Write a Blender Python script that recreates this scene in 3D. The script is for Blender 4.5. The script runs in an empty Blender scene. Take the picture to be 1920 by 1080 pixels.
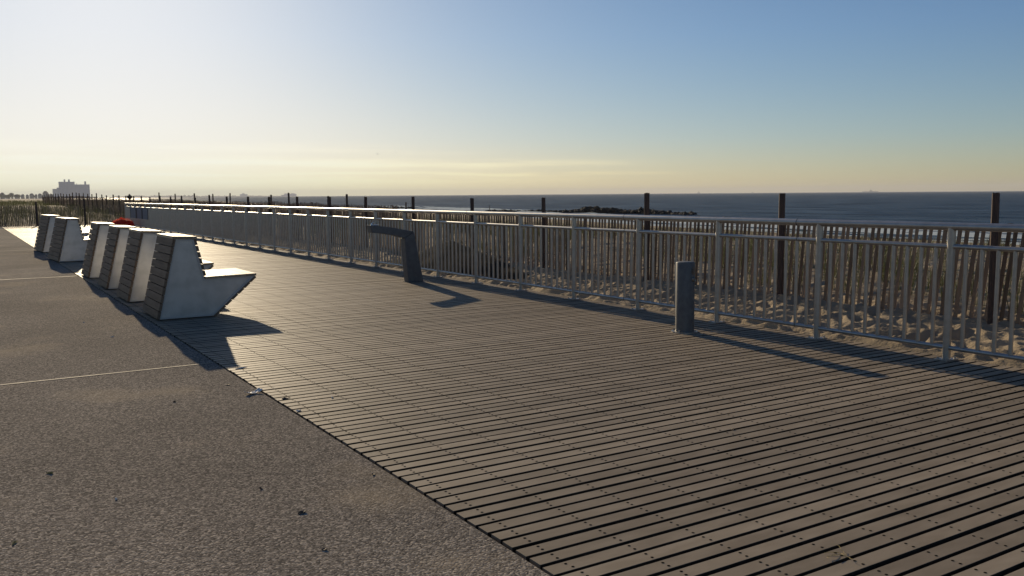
import bpy, math, random
import numpy as np
from mathutils import Vector, Matrix, noise
random.seed(7); RNG = np.random.default_rng(7)
S = bpy.context.scene; C = S.collection
R = math.radians

# ------------------------------------------------------------------ camera
CAM_H = 1.31; F_PX = 1650.0
cam = bpy.data.cameras.new('camera'); camo = bpy.data.objects.new('camera', cam); C.objects.link(camo)
cam.sensor_width = 36; cam.lens = 36*F_PX/1920; cam.clip_start = 0.05; cam.clip_end = 200000
PSI, PITCH, ROLL = R(32.096), R(6.068), math.atan(-0.0075)
f0 = Vector((math.sin(PSI), math.cos(PSI), 0)); r0 = Vector((math.cos(PSI), -math.sin(PSI), 0)); u0 = Vector((0, 0, 1))
fw = f0*math.cos(PITCH)-u0*math.sin(PITCH); up_ = u0*math.cos(PITCH)+f0*math.sin(PITCH)
rt = r0*math.cos(ROLL)+up_*math.sin(ROLL); up = up_*math.cos(ROLL)-r0*math.sin(ROLL)
camo.matrix_world = Matrix(((rt.x, up.x, -fw.x, 0), (rt.y, up.y, -fw.y, 0), (rt.z, up.z, -fw.z, CAM_H), (0, 0, 0, 1)))
S.camera = camo

# ------------------------------------------------------------------ sky and sun
SUN_AZ, SUN_EL = R(7.3), R(16.2)          # azimuth from +Y towards +X
W = bpy.data.worlds.new('World'); S.world = W; W.use_nodes = True
nt = W.node_tree; nt.nodes.clear()
def wn(t, **k):
    n = nt.nodes.new(t)
    for a, b in k.items(): setattr(n, a, b)
    return n
out = wn('ShaderNodeOutputWorld'); bg = wn('ShaderNodeBackground'); sky = wn('ShaderNodeTexSky')
sky.sky_type = 'NISHITA'; sky.sun_disc = False; sky.sun_elevation = SUN_EL; sky.sun_rotation = SUN_AZ
sky.altitude = 0; sky.air_density = 0.75; sky.dust_density = 0.42; sky.ozone_density = 3.0
bg.inputs['Strength'].default_value = 0.07
# thin streaks of cloud low over the horizon, laid out by direction
geo = wn('ShaderNodeTexCoord'); sep = wn('ShaderNodeSeparateXYZ'); nt.links.new(geo.outputs['Generated'], sep.inputs[0])
def mth(op, a, b=None, c=None):
    n = wn('ShaderNodeMath', operation=op)
    for k, v in enumerate((a, b, c)):
        if v is None: continue
        if isinstance(v, (int, float)): n.inputs[k].default_value = v
        else: nt.links.new(v, n.inputs[k])
    return n.outputs[0]
def mrange(v, a, b):
    n = wn('ShaderNodeMapRange', interpolation_type='SMOOTHSTEP'); nt.links.new(v, n.inputs[0]); n.inputs[1].default_value = a; n.inputs[2].default_value = b; return n.outputs[0]
azi = mth('ARCTAN2', sep.outputs['X'], sep.outputs['Y'])
cmb = wn('ShaderNodeCombineXYZ'); nt.links.new(azi, cmb.inputs[0]); nt.links.new(mth('MULTIPLY', sep.outputs['Z'], 14.0), cmb.inputs[1])
def cnoise(sc, det):
    n = wn('ShaderNodeTexNoise'); n.inputs['Scale'].default_value = sc; n.inputs['Detail'].default_value = det; nt.links.new(cmb.outputs[0], n.inputs['Vector']); return n.outputs['Fac']
wob = mth('SUBTRACT', cnoise(5, 3), .5); tex = mrange(cnoise(9, 6), .30, .62)
tot = None
for z0, wd, slope, a0, a1, amt in ((.0375, .0042, -.006, .50, .78, 1.0), (.0255, .0020, -.004, .62, .78, .75), (.0165, .0040, 0, .42, .72, .5), (.052, .005, -.004, .25, .62, .35)):
    zc = mth('MULTIPLY_ADD', azi, slope, z0); zc = mth('MULTIPLY_ADD', wob, .010, zc)
    q = mth('DIVIDE', mth('SUBTRACT', sep.outputs['Z'], zc), wd); q = mth('EXPONENT', mth('MULTIPLY', mth('MULTIPLY', q, q), -1.0))
    fade = mth('SUBTRACT', 1.0, mrange(azi, a0, a1)); back = mrange(azi, -1.6, -.9)
    q = mth('MULTIPLY', mth('MULTIPLY', q, fade), mth('MULTIPLY', back, amt)); tot = q if tot is None else mth('MAXIMUM', tot, q)
mul2 = wn('ShaderNodeMath', operation='MULTIPLY'); nt.links.new(tot, mul2.inputs[0]); nt.links.new(tex, mul2.inputs[1])
cl = wn('ShaderNodeMix', data_type='RGBA', blend_type='MULTIPLY'); cl.inputs[0].default_value = 1
nt.links.new(sky.outputs[0], cl.inputs[6]); cl.inputs[7].default_value = (1.75, 1.55, 1.2, 1)
mx = wn('ShaderNodeMix', data_type='RGBA'); nt.links.new(mul2.outputs[0], mx.inputs[0])
nt.links.new(sky.outputs[0], mx.inputs[6]); nt.links.new(cl.outputs[2], mx.inputs[7])
# soft shoulder: the sky beside the sun rolls off to pale cream instead of clipping (1 - e^-kx per channel)
hr = wn('ShaderNodeValToRGB'); he = hr.color_ramp.elements; he[0].position = 0.0; he[0].color = (1.22, .94, .57, 1); he[1].position = .17; he[1].color = (1, 1, 1, 1)
h2 = he.new(.06); h2.color = (1.06, .97, .80, 1); nt.links.new(sep.outputs['Z'], hr.inputs[0])
hm = wn('ShaderNodeMix', data_type='RGBA', blend_type='MULTIPLY'); hm.inputs[0].default_value = 1; nt.links.new(mx.outputs[2], hm.inputs[6]); nt.links.new(hr.outputs[0], hm.inputs[7])
sp_ = wn('ShaderNodeSeparateColor'); cb_ = wn('ShaderNodeCombineColor'); nt.links.new(hm.outputs[2], sp_.inputs[0])
for i, tint in enumerate((.955, 1.005, 1.07)):
    m_ = wn('ShaderNodeMath', operation='MULTIPLY'); m_.inputs[1].default_value = 1.32*.07*tint; nt.links.new(sp_.outputs[i], m_.inputs[0])
    p_ = wn('ShaderNodeMath', operation='POWER'); p_.inputs[1].default_value = 1.18; nt.links.new(m_.outputs[0], p_.inputs[0])
    a_ = wn('ShaderNodeMath', operation='MULTIPLY'); a_.inputs[1].default_value = -1.20; nt.links.new(p_.outputs[0], a_.inputs[0])
    b_ = wn('ShaderNodeMath', operation='EXPONENT'); nt.links.new(a_.outputs[0], b_.inputs[0])
    c_ = wn('ShaderNodeMath', operation='SUBTRACT'); c_.inputs[0].default_value = 1; nt.links.new(b_.outputs[0], c_.inputs[1])
    d_ = wn('ShaderNodeMath', operation='DIVIDE'); d_.inputs[1].default_value = .07; nt.links.new(c_.outputs[0], d_.inputs[0]); nt.links.new(d_.outputs[0], cb_.inputs[i])
nt.links.new(cb_.outputs[0], bg.inputs['Color']); nt.links.new(bg.outputs[0], out.inputs[0])
sl = bpy.data.lights.new('sun', 'SUN'); sl.energy = 4.3; sl.angle = R(0.5); sl.color = (1.0, .82, .56)
so = bpy.data.objects.new('sun', sl); C.objects.link(so)
sd = Vector((math.sin(SUN_AZ)*math.cos(SUN_EL), math.cos(SUN_AZ)*math.cos(SUN_EL), math.sin(SUN_EL)))
so.rotation_euler = sd.to_track_quat('Z', 'Y').to_euler()
S.cycles.blur_glossy = 0.2
S.view_settings.view_transform = 'Standard'; S.view_settings.look = 'None'; S.view_settings.exposure = 0.0; S.view_settings.gamma = 1

# ------------------------------------------------------------------ materials
def mat(name, col, rough=.6, metal=0, var=None, vs=8, vdetail=4, bump=0, bs=60, bdetail=4, stretch=None, col2=None, vlo=.35, vhi=.65, spec=.5, rnd=0, bdist=.01, coord='Object'):
    m = bpy.data.materials.new(name); m.use_nodes = True; t = m.node_tree; N = t.nodes; L = t.links
    b = N['Principled BSDF']; b.inputs['Roughness'].default_value = rough; b.inputs['Metallic'].default_value = metal
    b.inputs['Specular IOR Level'].default_value = spec
    tc = N.new('ShaderNodeTexCoord'); vec = tc.outputs[coord]
    if stretch:
        mm = N.new('ShaderNodeMapping'); mm.inputs['Scale'].default_value = stretch; L.new(vec, mm.inputs[0]); vec = mm.outputs[0]
    colsock = None
    if col2:
        n = N.new('ShaderNodeTexNoise'); n.inputs['Scale'].default_value = vs; n.inputs['Detail'].default_value = vdetail; L.new(vec, n.inputs['Vector'])
        r = N.new('ShaderNodeValToRGB'); r.color_ramp.elements[0].position = vlo; r.color_ramp.elements[1].position = vhi
        r.color_ramp.elements[0].color = (*col, 1); r.color_ramp.elements[1].color = (*col2, 1); L.new(n.outputs['Fac'], r.inputs[0]); colsock = r.outputs[0]
    else:
        rg = N.new('ShaderNodeRGB'); rg.outputs[0].default_value = (*col, 1); colsock = rg.outputs[0]
    if rnd:
        a = N.new('ShaderNodeAttribute'); a.attribute_name = 'rnd'
        ma = N.new('ShaderNodeMapRange'); ma.inputs[3].default_value = 1-rnd; ma.inputs[4].default_value = 1+rnd; L.new(a.outputs['Fac'], ma.inputs[0])
        x = N.new('ShaderNodeMix'); x.data_type = 'RGBA'; x.blend_type = 'MULTIPLY'; x.inputs[0].default_value = 1
        L.new(colsock, x.inputs[6]); L.new(ma.outputs[0], x.inputs[7]); colsock = x.outputs[2]
    L.new(colsock, b.inputs['Base Color'])
    if bump:
        n2 = N.new('ShaderNodeTexNoise'); n2.inputs['Scale'].default_value = bs; n2.inputs['Detail'].default_value = bdetail; L.new(vec, n2.inputs['Vector'])
        bp = N.new('ShaderNodeBump'); bp.inputs['Strength'].default_value = bump; bp.inputs['Distance'].default_value = bdist
        L.new(n2.outputs['Fac'], bp.inputs['Height']); L.new(bp.outputs[0], b.inputs['Normal'])
    return m
M = {}
M['board'] = mat('board_composite', (.272, .219, .156), .58, col2=(.342, .279, .204), vs=11, bump=.25, bs=180, bdist=.003, stretch=(.35, 1, 1), rnd=.17, spec=.07)
M['edge'] = mat('shaded_board_edge', (.035, .028, .021), 1, spec=0, col2=(.06, .048, .036), vs=14)  # board sides darkened in colour so the gaps look shaded
M['under'] = mat('under_deck', (.02, .018, .016), .9)
M['screw'] = mat('screw_hole', (.006, .0055, .005), 1, spec=0)
M['galv'] = mat('galvanised_steel', (.41, .385, .35), .38, .8, col2=(.49, .46, .425), vs=14, bump=.05, bs=60)
M['galv_dark'] = mat('rail_joint_gap', (.03, .03, .03), .7)
M['steel_grey'] = mat('grey_painted_steel', (.115, .112, .108), .55, .25, col2=(.15, .146, .14), vs=20, bump=.08, bs=120)
M['fitting'] = mat('tap_metal', (.22, .20, .18), .4, .8)
M['chrome'] = mat('bright_steel', (.6, .6, .6), .2, 1)
M['panel'] = mat('bench_panel', (.51, .505, .50), .43, .92, col2=(.40, .395, .39), vs=7, vlo=.4, vhi=.75, bump=.03, bs=30)
M['rim'] = mat('bench_rim', (.42, .42, .42), .4, .5)
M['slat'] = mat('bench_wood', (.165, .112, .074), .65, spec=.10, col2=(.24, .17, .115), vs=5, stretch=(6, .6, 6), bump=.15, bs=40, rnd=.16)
M['slat_top'] = mat('sunlit_bench_wood', (.34, .25, .155), .5, spec=.3, col2=(.44, .335, .22), vs=5, stretch=(6, .6, 6), bump=.08, bs=40, rnd=.12)  # same bench wood, colour lightened for the low sun on upward faces
M['frame'] = mat('bench_dark_frame', (.05, .04, .035), .6)
M['post_wood'] = mat('fence_post_wood', (.055, .036, .028), .8, col2=(.11, .065, .045), vs=10, stretch=(4, 4, .5), bump=.4, bs=40)
M['lath'] = mat('fence_lath_wood', (.23, .155, .10), .8, spec=.1, col2=(.33, .23, .155), vs=8, stretch=(3, 3, .4), rnd=.35)
M['wire'] = mat('fence_wire', (.12, .09, .07), .5, .6)
M['sand'] = mat('sand', (.31, .245, .165), .95, col2=(.40, .32, .22), vs=.8, bump=.5, bs=35, bdetail=8, spec=.1, bdist=.02)
M['damp'] = mat('damp_sand', (.030, .026, .022), 1, col2=(.05, .042, .034), vs=6, bump=.6, bs=25, bdetail=6, spec=.02, bdist=.02)
M['rock'] = mat('dark_rock', (.016, .015, .014), .85, spec=.15, col2=(.034, .031, .028), vs=1.5, bump=.5, bs=3, bdist=.1)
M['grass'] = mat('dune_grass', (.05, .065, .024), .6, col2=(.14, .125, .06), vs=1.3, rnd=.4)
def translucent(m, col, f):
    t = m.node_tree; tr = t.nodes.new('ShaderNodeBsdfTranslucent'); tr.inputs[0].default_value = (*col, 1); ms = t.nodes.new('ShaderNodeMixShader'); ms.inputs[0].default_value = f
    t.links.new(t.nodes['Principled BSDF'].outputs[0], ms.inputs[1]); t.links.new(tr.outputs[0], ms.inputs[2]); t.links.new(ms.outputs[0], t.nodes['Material Output'].inputs[0])
translucent(M['grass'], (.11, .115, .045), .3)
M['red'] = mat('red_mesh', (.48, .035, .02), .7, col2=(.30, .02, .015), vs=10, rnd=.3)
_t = M['red'].node_tree; _tr = _t.nodes.new('ShaderNodeBsdfTranslucent'); _tr.inputs[0].default_value = (.75, .06, .03, 1); _ms = _t.nodes.new('ShaderNodeMixShader'); _ms.inputs[0].default_value = .5
_t.links.new(_t.nodes['Principled BSDF'].outputs[0], _ms.inputs[1]); _t.links.new(_tr.outputs[0], _ms.inputs[2]); _t.links.new(_ms.outputs[0], _t.nodes['Material Output'].inputs[0])
M['blue'] = mat('blue_sheet', (.15, .165, .20), .7)
M['white'] = mat('white_paper', (.75, .73, .68), .7)
M['straw'] = mat('straw', (.45, .33, .12), .7)
M['leaf'] = mat('dead_leaf', (.10, .055, .028), .7)
M['bldg'] = mat('apartment_wall', (.34, .40, .50), .8)
M['bldg_win'] = mat('apartment_window', (.12, .13, .15), .3)
M['house'] = mat('house_wall', (.22, .20, .19), .8)
M['houseroof'] = mat('house_roof', (.10, .08, .075), .8)
M['tree'] = mat('far_foliage', (.05, .06, .03), .9, rnd=.4)
M['farland'] = mat('far_shore', (.09, .095, .08), .9)
M['ship'] = mat('ship_hull', (.16, .15, .15), .6)
M['gull'] = mat('gull_feathers', (.35, .35, .36), .7)
M['caulk'] = mat('pale_joint_sand', (.52, .43, .31), .8, col2=(.30, .25, .19), vs=18, bump=.3, bs=90)

# concrete with exposed aggregate and drifts of sand
def concrete():
    m = bpy.data.materials.new('exposed_aggregate'); m.use_nodes = True; t = m.node_tree; N = t.nodes; L = t.links
    b = N['Principled BSDF']; b.inputs['Roughness'].default_value = 1.0; b.inputs['Specular IOR Level'].default_value = .02
    tc = N.new('ShaderNodeTexCoord'); v = tc.outputs['Object']
    vo = N.new('ShaderNodeTexVoronoi'); vo.inputs['Scale'].default_value = 120; L.new(v, vo.inputs['Vector'])
    r = N.new('ShaderNodeValToRGB'); el = r.color_ramp.elements
    el[0].position = 0; el[0].color = (.102, .089, .077, 1); el[1].position = 1; el[1].color = (.51, .44, .36, 1)
    k = el.new(.35); k.color = (.186, .163, .137, 1); k = el.new(.7); k.color = (.288, .25, .208, 1)
    sp = N.new('ShaderNodeSeparateColor'); L.new(vo.outputs['Color'], sp.inputs[0]); L.new(sp.outputs[0], r.inputs[0])
    n = N.new('ShaderNodeTexNoise'); n.inputs['Scale'].default_value = .9; n.inputs['Detail'].default_value = 6; L.new(v, n.inputs['Vector'])
    r2 = N.new('ShaderNodeValToRGB'); r2.color_ramp.elements[0].position = .56; r2.color_ramp.elements[1].position = .74
    L.new(n.outputs['Fac'], r2.inputs[0])
    n3 = N.new('ShaderNodeTexNoise'); n3.inputs['Scale'].default_value = 40; n3.inputs['Detail'].default_value = 5; L.new(v, n3.inputs['Vector'])
    mm = N.new('ShaderNodeMath'); mm.operation = 'MULTIPLY'; L.new(r2.outputs[0], mm.inputs[0]); L.new(n3.outputs['Fac'], mm.inputs[1])
    x = N.new('ShaderNodeMix'); x.data_type = 'RGBA'; L.new(mm.outputs[0], x.inputs[0]); L.new(r.outputs[0], x.inputs[6]); x.inputs[7].default_value = (.46, .365, .24, 1)
    n4 = N.new('ShaderNodeTexNoise'); n4.inputs['Scale'].default_value = .45; n4.inputs['Detail'].default_value = 4; L.new(v, n4.inputs['Vector'])
    mr = N.new('ShaderNodeMapRange'); mr.inputs[1].default_value = .3; mr.inputs[2].default_value = .7; mr.inputs[3].default_value = .76; mr.inputs[4].default_value = 1.20; L.new(n4.outputs['Fac'], mr.inputs[0])
    x2 = N.new('ShaderNodeMix'); x2.data_type = 'RGBA'; x2.blend_type = 'MULTIPLY'; x2.inputs[0].default_value = 1; L.new(x.outputs[2], x2.inputs[6]); L.new(mr.outputs[0], x2.inputs[7])
    L.new(x2.outputs[2], b.inputs['Base Color'])
    bp = N.new('ShaderNodeBump'); bp.inputs['Strength'].default_value = .45; bp.inputs['Distance'].default_value = .006; bp.invert = True
    L.new(vo.outputs['Distance'], bp.inputs['Height']); L.new(bp.outputs[0], b.inputs['Normal'])
    return m
M['concrete'] = concrete()

def water(name, foam):
    m = bpy.data.materials.new(name); m.use_nodes = True; t = m.node_tree; N = t.nodes; L = t.links
    N.remove(N['Principled BSDF'])
    # wind-roughened water: upwelling blue plus sky reflection, with the reflectance of a rough sea
    dif = N.new('ShaderNodeBsdfDiffuse'); dif.inputs[0].default_value = (.008, .026, .060, 1)
    glo = N.new('ShaderNodeBsdfGlossy'); glo.inputs['Roughness'].default_value = .16
    lw = N.new('ShaderNodeLayerWeight'); lw.inputs[0].default_value = .35
    fr = N.new('ShaderNodeMapRange'); fr.inputs[3].default_value = .05; fr.inputs[4].default_value = .165
    L.new(lw.outputs['Fresnel'], fr.inputs[0])
    b = N.new('ShaderNodeMixShader'); L.new(dif.outputs[0], b.inputs[1]); L.new(glo.outputs[0], b.inputs[2])
    L.new(b.outputs[0], N['Material Output'].inputs[0])
    tg = N.new('ShaderNodeTexCoord'); mg = N.new('ShaderNodeMapping'); mg.inputs['Scale'].default_value = (.12, .05, 1); mg.inputs['Rotation'].default_value = (0, 0, R(14)); L.new(tg.outputs['Object'], mg.inputs[0])
    ng = N.new('ShaderNodeTexNoise'); ng.inputs['Scale'].default_value = 1; ng.inputs['Detail'].default_value = 9; ng.inputs['Roughness'].default_value = .72; L.new(mg.outputs[0], ng.inputs['Vector'])
    rg = N.new('ShaderNodeValToRGB'); rg.color_ramp.elements[0].position = .36; rg.color_ramp.elements[1].position = .64
    rg.color_ramp.elements[0].color = (.003, .016, .046, 1); rg.color_ramp.elements[1].color = (.018, .048, .105, 1); L.new(ng.outputs['Fac'], rg.inputs[0]); L.new(rg.outputs[0], dif.inputs[0])
    gm = N.new('ShaderNodeMapRange'); gm.inputs[1].default_value = .35; gm.inputs[2].default_value = .65; gm.inputs[3].default_value = .45; gm.inputs[4].default_value = 1.5; L.new(ng.outputs['Fac'], gm.inputs[0])
    gx = N.new('ShaderNodeMath'); gx.operation = 'MULTIPLY'; L.new(fr.outputs[0], gx.inputs[0]); L.new(gm.outputs[0], gx.inputs[1]); L.new(gx.outputs[0], b.inputs[0])
    tc = N.new('ShaderNodeTexCoord'); v = tc.outputs['Object']
    def nse(sc, st, det):
        mm = N.new('ShaderNodeMapping'); mm.inputs['Scale'].default_value = st; mm.inputs['Rotation'].default_value = (0, 0, R(14)); L.new(v, mm.inputs[0])
        n = N.new('ShaderNodeTexNoise'); n.inputs['Scale'].default_value = sc; n.inputs['Detail'].default_value = det; L.new(mm.outputs[0], n.inputs['Vector']); return n
    n1 = nse(.5, (1, .45, 1), 6); n2 = nse(.07, (1, .35, 1), 3)
    ad = N.new('ShaderNodeMath'); ad.operation = 'MULTIPLY_ADD'; L.new(n2.outputs['Fac'], ad.inputs[0]); ad.inputs[1].default_value = 3.0; L.new(n1.outputs['Fac'], ad.inputs[2])
    bp = N.new('ShaderNodeBump'); bp.inputs['Strength'].default_value = 1; bp.inputs['Distance'].default_value = .35
    L.new(ad.outputs[0], bp.inputs['Height']); L.new(bp.outputs[0], dif.inputs['Normal']); L.new(bp.outputs[0], glo.inputs['Normal'])
    if foam:
        a = N.new('ShaderNodeAttribute'); a.attribute_name = 'foam'
        n3 = nse(.6, (1, .5, 1), 8)
        s = N.new('ShaderNodeMath'); s.operation = 'MULTIPLY_ADD'; L.new(n3.outputs['Fac'], s.inputs[0]); s.inputs[1].default_value = 1.6; s.inputs[2].default_value = -.8
        s2 = N.new('ShaderNodeMath'); s2.operation = 'ADD'; L.new(s.outputs[0], s2.inputs[0]); L.new(a.outputs['Fac'], s2.inputs[1])
        cr = N.new('ShaderNodeValToRGB'); cr.color_ramp.elements[0].position = .42; cr.color_ramp.elements[1].position = .6; L.new(s2.outputs[0], cr.inputs[0])
        d = N.new('ShaderNodeBsdfDiffuse'); d.inputs[0].default_value = (.60, .66, .65, 1)
        mix = N.new('ShaderNodeMixShader'); L.new(cr.outputs[0], mix.inputs[0]); L.new(b.outputs[0], mix.inputs[1]); L.new(d.outputs[0], mix.inputs[2])
        L.new(mix.outputs[0], N['Material Output'].inputs[0])
    return m
M['sea'] = water('sea_water', False); M['surf'] = water('surf_water', True)

# ------------------------------------------------------------------ mesh helpers
class MB:
    def __init__(s): s.v = []; s.f = []; s.r = []; s.mi = []; s.sm = []
    def add(s, vs, fs, rnd=None, mi=0, sm=False):
        o = len(s.v); s.v += [tuple(p) for p in vs]; rv = random.random() if rnd is None else rnd
        for f in fs: s.f.append(tuple(i+o for i in f)); s.r.append(rv); s.mi.append(mi); s.sm.append(sm)
    def box(s, a, b, **k):
        (x0, y0, z0), (x1, y1, z1) = a, b
        s.add([(x0,y0,z0),(x1,y0,z0),(x1,y1,z0),(x0,y1,z0),(x0,y0,z1),(x1,y0,z1),(x1,y1,z1),(x0,y1,z1)],
              [(0,3,2,1),(4,5,6,7),(0,1,5,4),(1,2,6,5),(2,3,7,6),(3,0,4,7)], **k)
    def prism(s, poly, y0, y1, **k):           # polygon in XZ pushed along Y
        n = len(poly)
        s.add([(x,y0,z) for x,z in poly]+[(x,y1,z) for x,z in poly],
              [tuple(range(n)), tuple(range(2*n-1,n-1,-1))]+[(i,i+n,(i+1)%n+n,(i+1)%n) for i in range(n)], **k)
    def tube(s, p, q, r, n=12, r2=None, cap=True, **k):
        p, q = Vector(p), Vector(q); d = (q-p).normalized(); a = d.orthogonal().normalized(); b = d.cross(a); r2 = r if r2 is None else r2
        vs = []
        for c, rr in ((p, r), (q, r2)):
            for i in range(n):
                t = 2*math.pi*i/n; vs.append(c+a*(rr*math.cos(t))+b*(rr*math.sin(t)))
        k['sm'] = k.get('sm', True); rv = k.pop('rnd', random.random())
        s.add(vs, [(i,(i+1)%n,(i+1)%n+n,i+n) for i in range(n)], rnd=rv, **k)
        if cap:
            k['sm'] = False; s.add(vs, [tuple(range(n-1,-1,-1)), tuple(range(n,2*n))], rnd=rv, **k)
    def lathe(s, prof, c=(0,0,0), n=32, **k):
        vs = []; fs = []
        for r, z in prof:
            for i in range(n): t = 2*math.pi*i/n; vs.append((c[0]+r*math.cos(t), c[1]+r*math.sin(t), c[2]+z))
        for j in range(len(prof)-1):
            for i in range(n): fs.append((j*n+i, j*n+(i+1)%n, (j+1)*n+(i+1)%n, (j+1)*n+i))
        s.add(vs, fs, **k)
    def build(s, name, m, parent=None, loc=None, bevel=0):
        me = bpy.data.meshes.new(name); me.from_pydata(s.v, [], s.f)
        ms = m if isinstance(m, (list, tuple)) else [m]
        for x in ms: me.materials.append(x)
        me.polygons.foreach_set('material_index', s.mi); me.polygons.foreach_set('use_smooth', s.sm)
        at = me.attributes.new('rnd', 'FLOAT', 'FACE'); at.data.foreach_set('value', s.r)
        me.update()
        o = bpy.data.objects.new(name, me); C.objects.link(o)
        if parent: o.parent = parent
        if loc is not None: o.location = loc
        if bevel:
            bv = o.modifiers.new('bevel', 'BEVEL'); bv.width = bevel; bv.segments = 2; bv.limit_method = 'ANGLE'; bv.angle_limit = R(40)
        return o
def tag(o, label=None, cat=None, group=None, kind=None):
    if label: o['label'] = label
    if cat: o['category'] = cat
    if group: o['group'] = group
    if kind: o['kind'] = kind
    return o
def thing(name, label, cat, loc=(0,0,0), rz=0, group=None):
    o = bpy.data.objects.new(name, None); C.objects.link(o); o.location = loc; o.rotation_euler = (0,0,rz); o.empty_display_size = .2
    return tag(o, label, cat, group)
def copy_tree(o, parent=None):
    c = o.copy(); C.objects.link(c)
    if parent: c.parent = parent
    for ch in list(o.children): copy_tree(ch, c)
    return c
def fract(x, y, sc, h=4, off=0.0): return noise.fractal(Vector((x*sc, y*sc, off)), 1.0, 2.0, h)

# ------------------------------------------------------------------ ground, sea
DECK_X0, DECK_X1, DECK_Y0, DECK_Y1 = 1.675, 6.60, -4.0, 46.6
SEA_Z = -2.2
SH = [(-20000,20),(-300,45),(0,56),(31.5,59.5),(52.6,62),(76,65.5),(98,72),(153.6,89),(232,101),(732,176),(1238,196),(1900,224),(3000,262),(20000,2600)]
def shore(y):
    return float(np.interp(y, [a for a, b in SH], [b for a, b in SH]))
def sstep(a, b, x): t = min(1, max(0, (x-a)/(b-a))); return t*t*(3-2*t)
def ground_z(x, y):
    s = shore(y)
    if x < 6.3 and y < 47.0: return -.16
    if y < 47.0:
        base = -.03 + .10*sstep(6.9, 8.2, x)
    else:
        base = -.02
    far = sstep(44, 100, y)
    dune = .13*sstep(8.4, 11, x)*(1+.6*fract(x, y, .13, 3)) if y < 47 else .13*sstep(8.4, 11, x)*(1-sstep(47, 53, y))+sstep(47.2, 53, y)*(.22+.30*far*(1-sstep(14, 40, x)))*(1+.5*fract(x, y, .06, 3))
    base += dune
    # fall to the beach and under the sea
    x1 = 14+6*far
    xd = x1+min(18, .45*(s-x1))
    drop = sstep(x1, xd, x)*(2.2-.55) + max(0, (x-xd)/(s-xd))*(.55+base)
    base -= drop if x < s else 0
    if x >= s: base = SEA_Z-.06*(x-s)
    base = max(base, -7)
    return base
def ground():
    def lines(segs):
        o = [segs[0][0]]
        for a, b, st in segs:
            n = max(1, round((b-a)/st)); o += [a+(b-a)*(i+1)/n for i in range(n)]
        return o
    xs = lines([(-6000,-400,700),(-400,-20,40),(-20,6.2,3.2),(6.2,6.6,.1),(6.6,8.8,.022),(8.8,18,.2),(18,70,2.5),(70,260,9),(260,700,60)])
    ys = lines([(-400,-10,40),(-10,1.5,.5),(1.5,15,.026),(15,30,.06),(30,60,.2),(60,130,1.5),(130,800,18),(800,3200,150),(3200,11000,1300)])
    vs = []
    for y in ys:
        for x in xs:
            z = ground_z(x, y)
            if 6.55 < x < 22 and -5 < y < 60:
                a = sstep(6.55, 6.75, x)
                f = 1 if x < 9 else .6
                # trampled sand: crisp pits and ridges
                q = noise.noise(Vector((x*4.2, y*4.2, 3.1))); q2 = noise.noise(Vector((x*9.5, y*9.5, 1.7))); q3 = noise.noise(Vector((x*1.3, y*1.3, 9)))
                z += f*a*(.085*(.55-abs(q)*1.6) + .034*(.4-abs(q2)) + .012*noise.noise(Vector((x*22, y*22, 5))) + .03*q3)
                # heaps that spill over the board ends
                sp = noise.noise(Vector((x*1.2, y*1.9, 22)))
                if x < 7.1: z += .07*math.exp(-((x-6.72)/.16)**2)*max(0, sp+.25)*1.6
            elif y >= 40 and x < 60 and y < 400 and x > -60:
                z += .08*fract(x, y, .5, 3)
            vs.append((x, y, z))
    nx = len(xs); ny = len(ys)
    fs = [(j*nx+i, j*nx+i+1, (j+1)*nx+i+1, (j+1)*nx+i) for j in range(ny-1) for i in range(nx-1)]
    me = bpy.data.meshes.new('ground'); me.from_pydata(vs, [], fs); me.materials.append(M['sand'])
    me.polygons.foreach_set('use_smooth', [True]*len(fs))
    o = bpy.data.objects.new('ground', me); C.objects.link(o); tag(o, kind='structure')
ground()
b = MB(); b.add([(-3000,-6000,SEA_Z),(10000,-6000,SEA_Z),(10000,11500,SEA_Z),(-3000,11500,SEA_Z)], [(0,1,2,3)])
tag(b.build('sea', M['sea']), kind='structure')
def surf():
    vs = []; fs = []; fo = []
    ys = np.arange(-20, 260, .9); ds = np.concatenate([np.arange(-4, 26, .4), np.arange(26, 48, 1.0)])
    for y in ys:
        s = shore(y)
        for d in ds:
            w = 1.5*noise.noise(Vector((y*.05, 0, 4))) + .5*noise.noise(Vector((y*.3, 1, 4)))
            z = .02; fo_ = 0
            for c, h, wd, ph in ((1.0, .10, 1.6, 0), (7.0, .34, 1.1, 7), (14.5, .28, 1.0, 13)):
                k = noise.noise(Vector((y*.035, ph, 0)))*.5+.62
                x = (d-c-w*(1+.2*ph/7))/wd
                z += h*k*math.exp(-x*x*(1 if x > 0 else 2.5))
                fo_ = max(fo_, k*1.25*math.exp(-((x+1.0)/ (2.0 if ph else 2.2))**2)) 
            edge = sstep(48, 36, d) if False else 1-sstep(36, 47, d)
            if d < 7: fo_ = max(fo_, .36)
            vs.append((s+d, y, SEA_Z+.03+z*edge+(0 if d > 0 else .06*0))); fo.append(fo_*edge)
    nx = len(ds)
    fs = [(j*nx+i, j*nx+i+1, (j+1)*nx+i+1, (j+1)*nx+i) for j in range(len(ys)-1) for i in range(nx-1)]
    me = bpy.data.meshes.new('surf'); me.from_pydata(vs, [], fs); me.materials.append(M['surf'])
    me.polygons.foreach_set('use_smooth', [True]*len(fs))
    a = me.attributes.new('foam', 'FLOAT', 'POINT'); a.data.foreach_set('value', fo)
    o = bpy.data.objects.new('surf', me); C.objects.link(o); tag(o, kind='structure')
surf()

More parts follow.
